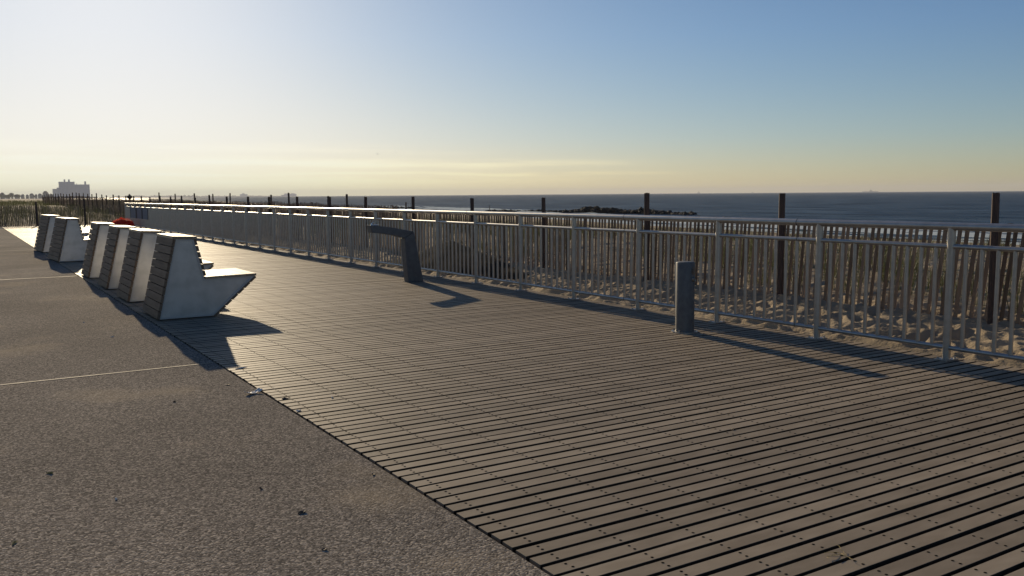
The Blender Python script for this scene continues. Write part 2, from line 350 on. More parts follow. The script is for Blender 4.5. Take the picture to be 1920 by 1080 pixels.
# ------------------------------------------------------------------ boardwalk and path
PITCH_B = .0915
def boardwalk():
    b = MB(); y = DECK_Y0
    while y < DECK_Y1:
        g = .0212+random.uniform(-.002, .002); j = random.uniform(-.004, .003); dz = random.uniform(-.0015, .0015)
        x0, x1, z1, c = DECK_X0+j, DECK_X1+random.uniform(-.01, .01), dz, .0006
        ya, yb = y, y+PITCH_B-g
        rv = random.random()
        bv = [(x0,ya,-.035),(x1,ya,-.035),(x1,ya,z1-c),(x0,ya,z1-c),(x0,ya+c,z1),(x1,ya+c,z1),(x1,yb-c,z1),(x0,yb-c,z1),(x0,yb,z1-c),(x1,yb,z1-c),(x0,yb,-.035),(x1,yb,-.035)]
        b.add(bv, [(3,2,5,4),(4,5,6,7),(7,6,9,8),(0,3,4,7,8,10),(1,11,9,6,5,2)], rnd=rv)
        b.add(bv, [(0,1,2,3),(8,9,11,10)], rnd=rv, mi=3)          # sides near black, gap shade painted into the colour
        if y < 26:
            x = 1.762
            while x < 6.5:
                for q in (.27, .73):
                    cx, cy = x+random.uniform(-.004, .004), ya+(yb-ya)*q+random.uniform(-.003, .003); n = 8; rr = .0062
                    b.add([(cx+rr*math.cos(2*math.pi*i/n), cy+rr*math.sin(2*math.pi*i/n), z1+.0008) for i in range(n)], [tuple(range(n))], mi=1)
                x += .2905
        y += PITCH_B
    x = 1.72
    while x < 6.6:                                             # joists under the boards
        b.box((x, DECK_Y0, -.14), (x+.05, DECK_Y1, -.036), mi=2); x += .2905
    b.box((DECK_X0+.01, DECK_Y0, -.15), (DECK_X1-.03, DECK_Y1, -.142), mi=2)  # dark sheet painting in the shade below the boards
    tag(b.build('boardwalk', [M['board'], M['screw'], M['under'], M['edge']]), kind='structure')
boardwalk()
JOINTS = [-11.1, -2.0, 7.08, 16.35, 25.3, 34.3, 43.3]
b = MB()
ys = [-20]+JOINTS+[47.0]
for i in range(len(ys)-1): b.box((-14, ys[i]+.006, -.15), (1.658, ys[i+1]-.006, .0))
path = tag(b.build('concrete_path', M['concrete'], bevel=.004), kind='structure')
b = MB()
for y in JOINTS:
    n = 160
    top = []; bot = []
    for i in range(n+1):
        x = -6+7.64*i/n; w = .008+.014*max(0, .5+1.2*noise.noise(Vector((x*2.2, y, 0)))+.35*(1.6-x)/3)
        w = min(w*.9, .028)*(2.6 if y > 10 else 1)
        top.append((x, y+w, .003)); bot.append((x, y-w*.6, .003))
    b.add(bot+top, [(i, i+1, n+2+i, n+1+i) for i in range(n)])
b.build('joint_strip', M['caulk'], path)

# ------------------------------------------------------------------ railing
RX = 6.47; PY0 = 3.94; PS = 1.228; K0, K1 = -4, 32
def railing():
    t = thing('metal_railing', 'long galvanised metal railing along the seaward edge of the boardwalk', 'railing', (RX, PY0+K0*PS, 0))
    oy = PY0+K0*PS; L = (K1-K0)*PS
    b = MB(); b.tube((0,-.3,1.040), (0,L+.06,1.040), .031, 20); b.build('handrail', M['galv'], t)
    b = MB(); b.tube((0,-.3,.886), (0,L,.886), .019, 14); b.build('middle_rail', M['galv'], t)
    b = MB(); b.tube((0,-.3,.098), (0,L,.098), .018, 14); b.build('bottom_rail', M['galv'], t)
    jn = None
    for k in (-2, 1, 3, 6, 8, 11, 13, 16, 19, 22, 25, 28):
        for zz, rr in ((1.040, .0318), (.886, .0198), (.098, .0188)):
            b = MB(); b.tube((0,-.004,zz), (0,.004,zz), rr, 20, cap=False); b.build('rail_joint', M['galv_dark'], t, loc=(0, (k-K0)*PS+.24, 0))
    b = MB(); b.tube((0,0,.006), (0,0,1.036), .030, 16)
    pm = b.build('post', M['galv'], t)
    b = MB(); b.box((-.075,-.055,.001), (.075,.055,.010))
    for sx in (-.055, .055):
        for sy in (-.036, .036): b.tube((sx,sy,.010), (sx,sy,.024), .009, 6, sm=False)
    bp = b.build('base_plate', M['galv'], pm)
    for k in range(K0, K1+1):
        if k == K0: continue
        c = pm.copy(); C.objects.link(c); c.location = (0, (k-K0)*PS, 0)
        d = bp.copy(); C.objects.link(d); d.parent = c
    b = MB(); b.tube((0,0,.098), (0,0,.886), .0155, 10, cap=False); bal = b.build('baluster', M['galv'], t)
    allb = [((k-K0)*PS+PS*(j+1)/10) for k in range(K0, K1) for j in range(9)]
    vis = [y for y in allb if y+oy > 2.6]; rest = [y for y in allb if y+oy <= 2.6]+vis[100:]
    for i, y in enumerate(vis[:100]):
        c = bal if i == 0 else bal.copy()
        if i: C.objects.link(c)
        c.location = (0, y, 0)
    b = MB()
    for y in rest: b.tube((0,y,.098), (0,y,.886), .0155, 8, cap=False)
    tag(b.build('balusters', M['galv'], t), kind='stuff')
railing()
# three blue sheets at the far end of the railing
WH = ['farthest of three blue grey panels hung on the railing beside its far end', 'middle one of three blue grey panels hung on the railing, between two others', 'nearest of three blue grey panels hung on the far part of the railing']
for i, (ya, yb) in enumerate(((40.35, 41.75), (38.95, 40.15), (37.6, 38.8))):
    b = MB(); b.box((-.012, 0, .42), (.0, yb-ya, .865)); t = b.build('railing_panel', M['blue'], loc=(RX-.020, ya, 0))
    tag(t, WH[i], 'panel', 'blue panels on the railing')
    e = MB()
    for yy in (0, yb-ya): e.box((-.02, yy-.03, .41), (-.0125, yy+.03, .872))
    e.build('edge_strip', M['galv_dark'], t)

# ------------------------------------------------------------------ benches
def seg_boards(b, a, c, n, th, out, y0, y1, gap=.008, ext=(0, 0)):
    a = Vector((a[0], 0, a[1])); c = Vector((c[0], 0, c[1])); d = (c-a); L = d.length; d.normalize(); a = a-d*ext[0]; L += ext[0]+ext[1]
    o = Vector((out[0], 0, out[1])); o = (o-d*o.dot(d)).normalized()
    for i in range(n):
        p = a+d*(L*i/n+gap/2); q = a+d*(L*(i+1)/n-gap/2); j = random.uniform(-.003, .003)
        b.prism([(p.x,p.z),(q.x,q.z),((q+o*th).x,(q+o*th).z),((p+o*th).x,(p+o*th).z)], y0+j, y1+j)
PROF = [(0,.012),(.201,.862),(.386,.852),(.483,.418),(1.03,.428),(.558,.012)]
def bench(name, w):
    t = bpy.data.objects.new(name, None); C.objects.link(t)
    def inset(k):
        n = len(PROF); o = []
        for i in range(n):
            p = Vector(PROF[i]); a = (p-Vector(PROF[i-1])).normalized(); c = (Vector(PROF[(i+1) % n])-p).normalized()
            na = Vector((a.y,-a.x)); nc = Vector((c.y,-c.x)); m = (na+nc); m = m/max(.25, m.length_squared)*2
            q = p+m*k; o.append((q.x, q.y))
        return o
    for side in (0, 1):
        y = .014 if side == 0 else w-.014
        b = MB(); b.prism(inset(.004), y-.004, y+.004); pn = b.build('side_panel', M['panel'], t)
        r = MB(); ii = inset(.020); n = len(PROF); oo = PROF
        ya, yb = (0, .009) if side == 0 else (w-.009, w)
        for i in range(n):
            j = (i+1) % n; A, B, Cc, D = oo[i], oo[j], ii[j], ii[i]
            r.add([(A[0],ya,A[1]),(B[0],ya,B[1]),(Cc[0],ya,Cc[1]),(D[0],ya,D[1]),(A[0],yb,A[1]),(B[0],yb,B[1]),(Cc[0],yb,Cc[1]),(D[0],yb,D[1])],
                  [(0,1,2,3),(7,6,5,4),(0,4,5,1),(1,5,6,2),(2,6,7,3),(3,7,4,0)])
        r.build('rim', M['rim'], pn)
        s = MB()
        for (x, z) in ((.06,.06),(.225,.80),(.33,.80),(.50,.06),(.90,.37),(.12,.42)):
            yy = y-.006 if side == 0 else y+.006
            s.tube((x,y,z), (x,yy,z), .008, 8)
        s.build('bolt', M['rim'], pn)
    ex = .012
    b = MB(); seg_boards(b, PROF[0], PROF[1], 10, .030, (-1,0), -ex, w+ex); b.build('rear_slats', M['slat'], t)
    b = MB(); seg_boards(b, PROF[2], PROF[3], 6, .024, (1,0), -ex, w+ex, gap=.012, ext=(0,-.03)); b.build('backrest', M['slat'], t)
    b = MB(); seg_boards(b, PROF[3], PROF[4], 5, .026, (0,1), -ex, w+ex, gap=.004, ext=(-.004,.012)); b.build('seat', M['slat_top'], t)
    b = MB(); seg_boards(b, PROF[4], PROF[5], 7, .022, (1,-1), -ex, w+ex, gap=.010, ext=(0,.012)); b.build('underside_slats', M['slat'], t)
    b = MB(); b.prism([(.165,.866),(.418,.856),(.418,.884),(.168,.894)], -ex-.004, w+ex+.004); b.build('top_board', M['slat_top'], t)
    return t
BX = 1.749
SPOTS = [(9.84,.85,0,0),(11.765,.85,0,0),(13.60,.85,0,0),(15.69,.85,0,0),(20.10,1.15,-.048,4),(23.90,1.15,-.060,4)]
BL = ['nearest slatted wooden bench, its whole metal side panel in view',
      'slatted wooden bench second from the camera, close behind the nearest bench',
      'slatted wooden bench third from the camera, between two others of the near row',
      'slatted wooden bench at the far end of the near row of four benches',
      'slatted wooden bench of the far pair, standing nearer and showing its grey side panel',
      'slatted wooden bench farthest from the camera, last of the far pair']
pa = bench('bench', .85); pb = bench('bench', 1.25)
for i, (y, w, dx, rz) in enumerate(SPOTS):
    o = (pa if i == 0 else copy_tree(pa)) if w < 1 else (pb if i == 4 else copy_tree(pb))
    o.location = (BX+dx, y, .002); o.rotation_euler = (0, 0, R(rz)); tag(o, BL[i], 'bench', 'slatted benches along the boardwalk edge')

# ------------------------------------------------------------------ drinking fountain and bollard
FX, FY = 5.828, 12.106
t = thing('drinking_fountain', 'bent grey metal drinking fountain with a long arm reaching left beside the railing', 'drinking fountain', (FX, FY, 0))
ox = -FX
b = MB(); b.prism([(5.703+ox,.004),(5.954+ox,.004),(5.90+ox,.30),(5.812+ox,.762),(5.656+ox,.664),(5.672+ox,.35)], -.075, .075); b.build('pedestal', M['steel_grey'], t, bevel=.006)
b = MB(); b.prism([(5.812+ox,.766),(5.66+ox,.795),(5.485+ox,.829),(5.30+ox,.856),(5.11+ox,.878),(5.128+ox,.765),(5.30+ox,.747),(5.482+ox,.716),(5.652+ox,.667)], -.077, .077); arm = b.build('arm', M['steel_grey'], t, bevel=.006)
b = MB(); b.lathe([(.0,.0),(.055,.0),(.065,.012),(.058,.014),(.04,.006),(0,.004)], (5.21+ox,0,.867), 24, sm=True); b.build('basin', M['chrome'], t)
b = MB(); b.tube((5.155+ox,.0,.872),(5.165+ox,.0,.905),.010,10); b.tube((5.165+ox,.0,.905),(5.195+ox,0,.915),.008,10); b.tube((5.25+ox,-.03,.868),(5.25+ox,-.03,.884),.016,12); b.build('spout', M['chrome'], t)
b = MB(); b.box((5.69+ox,-.10,.001),(5.97+ox,.10,.006)); b.build('base_plate', M['steel_grey'], t)
t = thing('bollard', 'short round grey metal tap bollard with two fittings, bolted to the boards before the railing', 'bollard', (5.785, 6.141, 0)); t.scale = (.76, .76, 1)
b = MB(); b.lathe([(.0,.008),(.117,.008),(.117,.655),(.112,.664),(.10,.668),(0,.670)], n=40, sm=True); o = b.build('column', M['steel_grey'], t)
es = o.modifiers.new('es', 'EDGE_SPLIT'); es.split_angle = R(40)
b = MB(); b.lathe([(0,.0),(.165,.0),(.165,.008),(.0,.0085)], n=32)
b.build('base_flange', M['galv'], t)
for a in (200, 290, 20, 110):
    b = MB(); b.tube((.145*math.cos(R(a)),.145*math.sin(R(a)),.008),(.145*math.cos(R(a)),.145*math.sin(R(a)),.026),.012,6,sm=False); b.build('bolt', M['galv'], t)
def radial(a, z, r0, r1): return (r0*math.cos(a), r0*math.sin(a), z), (r1*math.cos(a), r1*math.sin(a), z)
a = R(-78)
b = MB(); p, q = radial(a, .585, .105, .119); b.tube(p, q, .036, 20); p, q = radial(a, .585, .119, .126); b.tube(p, q, .024, 16); b.build('push_button', M['fitting'], t)
b = MB(); p, q = radial(a, .507, .108, .143); b.tube(p, q, .028, 14, r2=.016); b.tube(q, (q[0]*1.03,q[1]*1.03,.487), .012, 10); b.build('tap', M['fitting'], t)

# ------------------------------------------------------------------ sand fences
def gz(x, y): return ground_z(x, y)
def sand_fence(label, pts_fn, posts, s0, s1, top, lean, near_first, post_r=.037):
    """pts_fn(s) -> (x, y) along the fence; posts = [(s, top z)]"""
    x0, y0 = pts_fn(s0); t = thing('sand_fence', label, 'fence', (x0, y0, 0))
    for s, tz in posts:
        x, y = pts_fn(s); g = gz(x, y)-.25; r = post_r*random.uniform(.9, 1.1); lx, ly = random.uniform(-.02, .02), random.uniform(-.02, .02)
        b = MB(); n = 9; vs = []; fs = []; hs = [g+(tz-g)*k/8 for k in range(9)]
        for hi, h in enumerate(hs):
            for i in range(n):
                an = 2*math.pi*i/n; rr = r*(1+.10*noise.noise(Vector((math.cos(an)*2+s, math.sin(an)*2, h*4))))*(1-.06*hi/8)
                k = hi/8; vs.append((lx*k+rr*math.cos(an), ly*k+rr*math.sin(an), h+(.012*noise.noise(Vector((i, s, 0))) if hi == 8 else 0)))
        for j in range(8):
            for i in range(n): fs.append((j*n+i, j*n+(i+1)%n, (j+1)*n+(i+1)%n, (j+1)*n+i))
        fs.append(tuple(8*n+i for i in range(n)))
        b.add(vs, fs, sm=False); b.build('post', M['post_wood'], t, loc=(x-x0, y-y0, 0))
    ss = []; s = s0
    while s < s1: ss.append(s+random.uniform(-.008, .008)); s += .0735
    def lath(b, s, at=None):
        x, y = pts_fn(s); xa, ya = pts_fn(s-.05); d = Vector((x-xa, y-ya, 0)).normalized(); nrm = Vector((d.y, -d.x, 0))
        g = gz(x, y)-.06; tz = top(s)+random.uniform(-.025, .025); le = lean(s)*(tz-g)+random.uniform(-.006, .006); w = random.uniform(.0165, .0205)
        lo = nrm*random.uniform(-.01, .01)
        P = Vector((0,0,g)); Q = Vector((0,0,tz))-d*le+nrm*random.uniform(-.006, .006)
        base = Vector((0,0,0)) if at else Vector((x-x0, y-y0, 0))
        vs = []
        for c in (P, Q):
            for dx, dn in ((-w,-.004),(w,-.004),(w,.004),(-w,.004)): vs.append(base+c+d*dx+nrm*dn+lo+nrm*.065)
        b.add(vs, [(0,1,5,4),(1,2,6,5),(2,3,7,6),(3,0,4,7),(4,5,6,7)])
    ind = [s for s in ss if s >= near_first][:100]; k0 = set(ind)
    for s in ind:
        b = MB(); lath(b, s, True); x, y = pts_fn(s); b.build('lath', M['lath'], t, loc=(x-x0, y-y0, 0))
    b = MB()
    for s in ss:
        if s not in k0: lath(b, s)
    tag(b.build('laths', M['lath'], t), kind='stuff')
    b = MB(); s = s0
    while s < s1-.6:
        for f in (.18, .5, .84):
            q = []
            for k in (s, s+.6):
                x, y = pts_fn(k); g = gz(x, y); z = g+(top(k)-g)*f; xa, ya = pts_fn(k-.05); d = Vector((x-xa, y-ya, 0)).normalized(); nrm = Vector((d.y,-d.x,0))
                q.append(Vector((x-x0, y-y0, z))-d*lean(k)*(z-g)+nrm*.072)
            b.tube(q[0], q[1], .0022, 5, cap=False)
        s += .6
    b.build('wire', M['wire'], t)
    return t
FXX = 8.1
PXY = [4.50, 7.01, 9.40, 11.88, 14.3, 16.8, 19.3, 21.75, 24.2, 26.8, 29.2, 31.8]
posts = [(-.6, 1.27), (2.0, 1.28)]+[(y, z) for y, z in zip(PXY, (1.29,1.30,1.315,1.255,1.245,1.28,1.28,1.28,1.29,1.29,1.30,1.31))]
y = 34.3
while y < 112: posts.append((y, 1.33+.35*sstep(45, 80, y)+random.uniform(-.06, .06))); y += 2.44
sand_fence('long reddish brown sand fence of thin wooden laths running behind the metal railing', lambda s: (FXX+.02*math.sin(s*.9), s), posts, -1.5, 112,
           lambda s: .975+.16*sstep(17, 25, s)+.30*sstep(45, 80, s)+.02*math.sin(s*1.7), lambda s: .125*(1-sstep(5.5, 10, s))+.03*math.sin(s*.8), 2.9)
sand_fence('sand fence of wooden laths closing off the far end of the boardwalk and path', lambda s: (-s+8.0, 47.3+.05*math.sin(s)), [(.3,1.1),(2.75,1.27),(4.85,1.14),(7.3,1.0),(9.7,1.05),(12.1,1.1)], 0, 16,
           lambda s: .93+.03*math.sin(s*1.3), lambda s: .02*math.sin(s), 0, .045)
sand_fence('second sand fence with thin tall posts on the dune behind the long fence', lambda s: (11.0, s), [(27.85,1.36),(29.6,1.30),(33.9,1.44),(36.2,1.37),(42.7,1.47),(46,1.45),(50,1.5),(55,1.5),(60,1.6)], 24, 64,
           lambda s: 1.0+.2*sstep(40, 60, s), lambda s: .03*math.sin(s), 24, .037)

def sand_pile():
    vs = []; n, m = 70, 60
    for j in range(m+1):
        for i in range(n+1):
            u, v = -1+2*i/n, -1+2*j/m; x, y = .74*u, 2.9*v
            r = math.hypot(u, v)
            h = .54*max(0, 1-r)**.9*(1-.25*v) if r < 1 else 0
            h += (.05*noise.noise(Vector((x*3, y*2, 1)))+.014*noise.noise(Vector((x*11, y*9, 5))))*min(1, max(0, 1.15-r)*3)
            vs.append((x, y, -.16+h+.12*max(0, 1-r)))
    b = MB(); b.add(vs, [(j*(n+1)+i, j*(n+1)+i+1, (j+1)*(n+1)+i+1, (j+1)*(n+1)+i) for j in range(m) for i in range(n)], sm=True)
    tag(b.build('sand_pile', M['damp'], loc=(7.32, 13.7, .03)), 'dark mound of damp sand heaped between the railing and the sand fence', 'sand pile')
sand_pile()

# ------------------------------------------------------------------ dune grass
def grass():
    b_v = []; b_f = []; b_r = []
    def tuft(x, y, n, h, spread):
        g = gz(x, y)-.02; rv = random.random()
        for _ in range(n):
            a = random.uniform(0, 6.283); px, py = x+random.gauss(0, spread*.35), y+random.gauss(0, spread*.35)
            hh = h*random.uniform(.55, 1.1); ln = random.uniform(.1, .55)*hh; w = random.uniform(.0022, .0045)*(1+.02*y)
            wa = random.uniform(0, 3.14); wx, wy = w*math.cos(wa), w*math.sin(wa); o = len(b_v)
            mx_, my_ = px+math.cos(a)*ln*.3, py+math.sin(a)*ln*.3; tx, ty = px+math.cos(a)*ln, py+math.sin(a)*ln
            b_v.extend([(px-wx,py-wy,g),(px+wx,py+wy,g),(mx_+wx*.8,my_+wy*.8,g+hh*.6),(mx_-wx*.8,my_-wy*.8,g+hh*.6),(tx,ty,g+hh)])
            b_f.extend([(o,o+1,o+2,o+3),(o+3,o+2,o+4)]); k = min(1, max(0, rv*.6+random.random()*.4)); b_r.extend([k, k])
    for _ in range(3000):
        y = 1+random.random()**1.5*46; x = 8.7+random.random()**1.2*11
        if noise.noise(Vector((x*.5, y*.35, 5))) < -.12: continue
        tuft(x, y, random.randint(8, 16), max(.15, min(random.uniform(.36, .66), 1.24-.045*x-gz(x, y))), .12)
    for _ in range(4200):
        y = 48.0+random.random()**1.6*150; x = random.uniform(-12, 11+(y-48)*.30)
        tuft(x, y, random.randint(8, 13), random.uniform(.34, .68), .25+.003*y)
    me = bpy.data.meshes.new('dune_grass'); me.from_pydata(b_v, [], b_f); me.materials.append(M['grass'])
    at = me.attributes.new('rnd', 'FLOAT', 'FACE'); at.data.foreach_set('value', b_r)
    o = bpy.data.objects.new('dune_grass', me); C.objects.link(o); tag(o, kind='stuff')
grass()

# ------------------------------------------------------------------ rocks of the jetty
def rock_mesh(seed):
    import bmesh
    bm = bmesh.new(); bmesh.ops.create_icosphere(bm, subdivisions=3, radius=1)
    for v in bm.verts:
        n = v.co.normalized(); d = 1+.35*noise.noise(n*1.3+Vector((seed*7.1,0,0)))+.14*noise.noise(n*3.5+Vector((0,seed*3.3,0)))
        q = Vector((round(n.x*1.6)/1.6, round(n.y*1.6)/1.6, round(n.z*1.6)/1.6)); v.co = (n*.7+q*.3)*d
    me = bpy.data.meshes.new('boulder'); bm.to_mesh(me); bm.free(); me.materials.append(M['rock'])
    return me
RM = [rock_mesh(i) for i in range(6)]
def boulder(x, y, z, s, label, group):
    o = bpy.data.objects.new('boulder', random.choice(RM)); C.objects.link(o); o.location = (x, y, z)
    o.scale = (s*random.uniform(.8, 1.3), s*random.uniform(.8, 1.3), s*random.uniform(.6, .95)); o.rotation_euler = (random.uniform(-.4,.4), random.uniform(-.4,.4), random.uniform(0, 6.28))
    tag(o, label, 'boulder', group)
def lerp_path(P, u):
    L = [0]
    for i in range(1, len(P)): L.append(L[-1]+math.dist(P[i-1][:2], P[i][:2]))
    s = u*L[-1]
    return tuple(float(np.interp(s, L, [p[k] for p in P])) for k in range(len(P[0])))
def crest(px, py, dist):          # ground point and crest height of the jetty, surveyed against the sea horizon
    d = fw*F_PX+rt*(px-960)-up*(py-540); h = math.hypot(d.x, d.y); k = dist/h; return d.x*k, d.y*k, CAM_H+d.z*k-SEA_Z
JP = [crest(px, py, 178-32*(px-915)/370) for px, py in ((915,397.5),(960,396.6),(1000,397.2),(1040,396.5),(1082,394.5),(1097,390),(1112,388),(1130,387),(1150,389),(1166,394),(1184,394.5),(1200,391.5),(1215,392.2),(1234,395.5),(1255,399),(1290,404))]
for i in range(250):
    x, y, h = lerp_path(JP, (i+random.random())/250)
    s = random.uniform(.42, .84); lay = random.random()**.7
    boulder(x+random.gauss(0, .5)*(1.3-lay), y+random.gauss(0, .5)*(1.3-lay), SEA_Z+max(-.15, h*lay-s*.52), s, 'dark boulder in the long rock jetty lying in the sea behind the railing', 'boulders of the long jetty')
for i in range(30):
    u = random.random(); x, y, h = crest(695+78*u, 391-4.5*abs(math.sin(u*7)), 235)
    s = random.uniform(.35, .7); boulder(x, y, SEA_Z+max(-.1, h*random.random()**.5-s*.7), s, 'dark boulder of the small distant rock heap left of the long jetty', 'boulders of the small heap')

# ------------------------------------------------------------------ red heap on the boards
def red_heap():
    b = MB(); n, mm = 40, 16; vs = []; fs = []
    for j in range(mm+1):
        ph = math.pi/2*j/mm
        for i in range(n):
            th = 2*math.pi*i/n; d = 1+.18*noise.noise(Vector((math.cos(th)*1.5, math.sin(th)*1.5, ph*2+3)))+.07*noise.noise(Vector((math.cos(th)*5, math.sin(th)*5, ph*7)))
            r = math.cos(ph)**.75; vs.append((.62*d*r*math.cos(th), .7*d*r*math.sin(th), .46*d*math.sin(ph)*(1+.12*math.cos(th))))
    for j in range(mm):
        for i in range(n): fs.append((j*n+i, j*n+(i+1)%n, (j+1)*n+(i+1)%n, (j+1)*n+i))
    b.add(vs, fs, sm=True)
    for _ in range(1600):                                     # loose fringe of plastic strands
        p = Vector(random.choice(vs)); nrm = Vector((p.x, p.y, p.z*1.6)).normalized(); q = p+nrm*random.uniform(.03, .09)+Vector((random.gauss(0,.03), random.gauss(0,.03), random.gauss(0,.02)))
        s = Vector((random.gauss(0,1), random.gauss(0,1), random.gauss(0,1))).normalized()*.006
        b.add([p-s, p+s, q], [(0,1,2)])
    o = b.build('net_heap', M['red'], loc=(5.72, 39.6, .004)); o.scale = (.78, .8, .85); tag(o, 'fuzzy bright red heap lying on the boards by the far end of the railing', 'heap')
red_heap()

# ------------------------------------------------------------------ litter
def paper():
    b = MB(); n, m = 9, 5; vs = []
    for j in range(m):
        for i in range(n):
            x = (i/(n-1)-.5)*.15; y = (j/(m-1)-.5)*.07
            vs.append((x+random.gauss(0,.003), y+random.gauss(0,.004), .006+.022*abs(noise.noise(Vector((x*25, y*25, 2))))+.02*(abs(i-4)/4)**2))
    b.add(vs, [(j*n+i, j*n+i+1, (j+1)*n+i+1, (j+1)*n+i) for j in range(m-1) for i in range(n-1)])
    o = b.build('paper_scrap', M['white'], loc=(1.60, 5.81, .0)); o.scale = (.75, .75, .8); o.rotation_euler = (0, 0, .35)
    sd_ = o.modifiers.new('th', 'SOLIDIFY'); sd_.thickness = .002
    tag(o, 'crumpled white paper scrap on the concrete next to the boardwalk edge', 'paper')
paper()
def leafy(name, x, y, s, m, label, cat, elong=1.6, rz=0):
    b = MB(); k = 8; vs = [(0,0,.012*s*10)]; 
    for i in range(k):
        a = 2*math.pi*i/k; r = s*(1+.35*noise.noise(Vector((math.cos(a)*2, math.sin(a)*2, x*3)))); vs.append((elong*r*math.cos(a), r*math.sin(a), .003+.012*abs(noise.noise(Vector((a, y, 1))))))
    b.add(vs, [(0, 1+i, 1+(i+1)%k) for i in range(k)]); o = b.build(name, m, loc=(x, y, 0)); o.rotation_euler = (0,0,rz)
    sd_ = o.modifiers.new('th', 'SOLIDIFY'); sd_.thickness = .003; tag(o, label, cat)
PX = {}
def gpt(x, y):
    d = fw*F_PX+rt*(x-960)-up*(y-540); k = -CAM_H/d.z; return d.x*k, d.y*k
for (px, py, s, m, lab, cat, el, rz) in [
    (427,722,.020,'leaf','small dark leaf on the concrete near the crumpled paper','leaf',1.2,0),
    (566,962,.016,'leaf','dry brown curled leaf on the concrete below the paper scrap','leaf',2.2,.2),
    (608,1031,.016,'leaf','dark leaf at the bottom of the concrete path','leaf',1.0,.5),
    (490,917,.010,'leaf','tiny dark leaf fragment on the open concrete','leaf',1.3,.9),
    (700,890,.009,'leaf','tiny dark twig bit near the curved deck edge','twig',2.4,1.4),
    (327,754,.011,'leaf','small brown leaf bit just below the pale joint line','leaf',1.6,.3),
    (535,748,.020,'leaf','brown leaf lying across the board ends','leaf',2.0,.3),
    (93,888,.006,'straw','pale straw piece lying crosswise on the concrete','straw',4.5,-.5),
    (28,1019,.006,'straw','pale straw piece near the lower left of the path','straw',4.5,1.0),
    (210,632,.012,'white','small white scrap on the concrete above the joint line','scrap',2.5,0),
    (157,605,.010,'white','tiny white scrap on the concrete left of the nearest bench','scrap',1.5,0),
    (218,937,.005,'white','tiny white fleck on the lower concrete','scrap',1.2,0),
    (560,771,.014,'white','white scrap on a board end below the crumpled paper','scrap',2.2,.5),
    (452,691,.018,'white','white smear of sand on a board end at the tip of the bench shadow','sand',4.0,-.1),
    (623,746,.008,'white','tiny white scrap among the boards','scrap',1.5,.3),
    (1374,806,.010,'leaf','tiny dark leaf on the middle of the boards','leaf',1.6,.8)]:
    x, y = gpt(px, py); leafy({'leaf':'dead_leaf','twig':'twig','straw':'straw_piece','scrap':'white_scrap','sand':'sand_smear'}[cat], x, y, s*.62, M[m], lab, cat, el, rz)
def grass_wisp():
    x, y = gpt(1575, 1040); b = MB()
    for _ in range(5):
        p = Vector((random.gauss(0,.012), random.gauss(0,.012), .004)); a = random.uniform(0, 6.28)
        for k in range(6):
            q = p+Vector((math.cos(a), math.sin(a), 0))*.012+Vector((0,0,random.uniform(-.001,.003))); q.z = max(.003, q.z); b.tube(p, q, .0009, 5, cap=False); p = q; a += random.uniform(-.9, .9)
    o = b.build('grass_wisp', M['straw'], loc=(x, y, .001)); tag(o, 'dried wisp of grass curled on the boards at the bottom right', 'grass wisp')
grass_wisp()

# ------------------------------------------------------------------ far away things
def heading_pt(px, dist, py=366):
    d = fw*F_PX+rt*(px-960)-up*(py-540); h = math.hypot(d.x, d.y); return d.x/h*dist, d.y/h*dist
def pix_m(dist): return dist/F_PX        # metres per source pixel near the frame's middle
def block(name, label, cat, pxl, pxr, dist, steps, group=None, wins=True, wm='bldg'):
    """steps: list of (u0, u1, height m, depth m, is_roof_box)"""
    xl, yl = heading_pt(pxl, dist); xr, yr = heading_pt(pxr, dist)
    Wd = math.hypot(xr-xl, yr-yl); a = math.atan2(yr-yl, xr-xl)
    t = thing(name, label, cat, (xl, yl, -1), a, group)
    wb = MB(); rb = MB(); wn_ = MB()
    for u0, u1, z0, z1, dp in steps:
        tgt = wb if z0 < 1 else rb
        y0 = 0 if z0 < 1 else 3
        tgt.box((u0*Wd+(.05 if z0 >= 1 else 0), y0, z0), (u1*Wd-(.05 if z0 >= 1 else 0), y0+dp, z1))
        if z0 < 1 and wins:
            z = 3.0; wd = (u1-u0)*Wd; nw = max(2, int(wd/4.5))
            while z < z1-2:
                for i in range(nw):
                    x = u0*Wd+wd*(i+.5)/nw; wn_.box((x-.9, -.06, z-.7), (x+.9, -.003, z+.7))
                z += 3
    wb.build('wall', M[wm], t)
    if rb.v: rb.build('roof_hut', M[wm], t)
    if wn_.v: wn_.build('window_bands', M['bldg_win'], t)
    return t
D = 4000.
k = D/F_PX/math.cos(R(27))*1.0
block('apartment_block', 'tall pale blue grey apartment block with stepped roofline far off at the left', 'apartment block', 99, 169, D,
      [(0,.115,0,14*k,25),(.1152,.17,0,16*k,25),(.1702,.60,0,24.5*k,25),(.6002,1,0,20.5*k,25),(.31,.355,24.5*k,28*k,6),(.425,.475,24.5*k,28*k,6),(.86,.91,20.5*k,25*k,6),(.645,.66,20.5*k,22*k,4)])
hs = [(0,9,9.0),(11,19,6.0),(21,25,8.0),(27,37,6.5),(39,46,6.6),(48,54,6.0),(55,64,7.6),(65,70,6.6),(71,79,7.4),(80,91,11.0),(92,99,7.2)]
HL = ['low dark house at the left edge of the skyline','low flat roofed house second from the left edge of the skyline','narrow house with a peaked roof among the dark houses left','wide low house left of the skyline middle','low grey house between two wider ones on the left skyline','small low house on the left skyline beside a taller one','grey house with a hipped roof in the row left of the big block','small house squeezed between two taller houses on the left skyline','grey house beside the peaked house left of the big block','peaked taller house standing just left of the big apartment block','low house touching the left foot of the big apartment block']
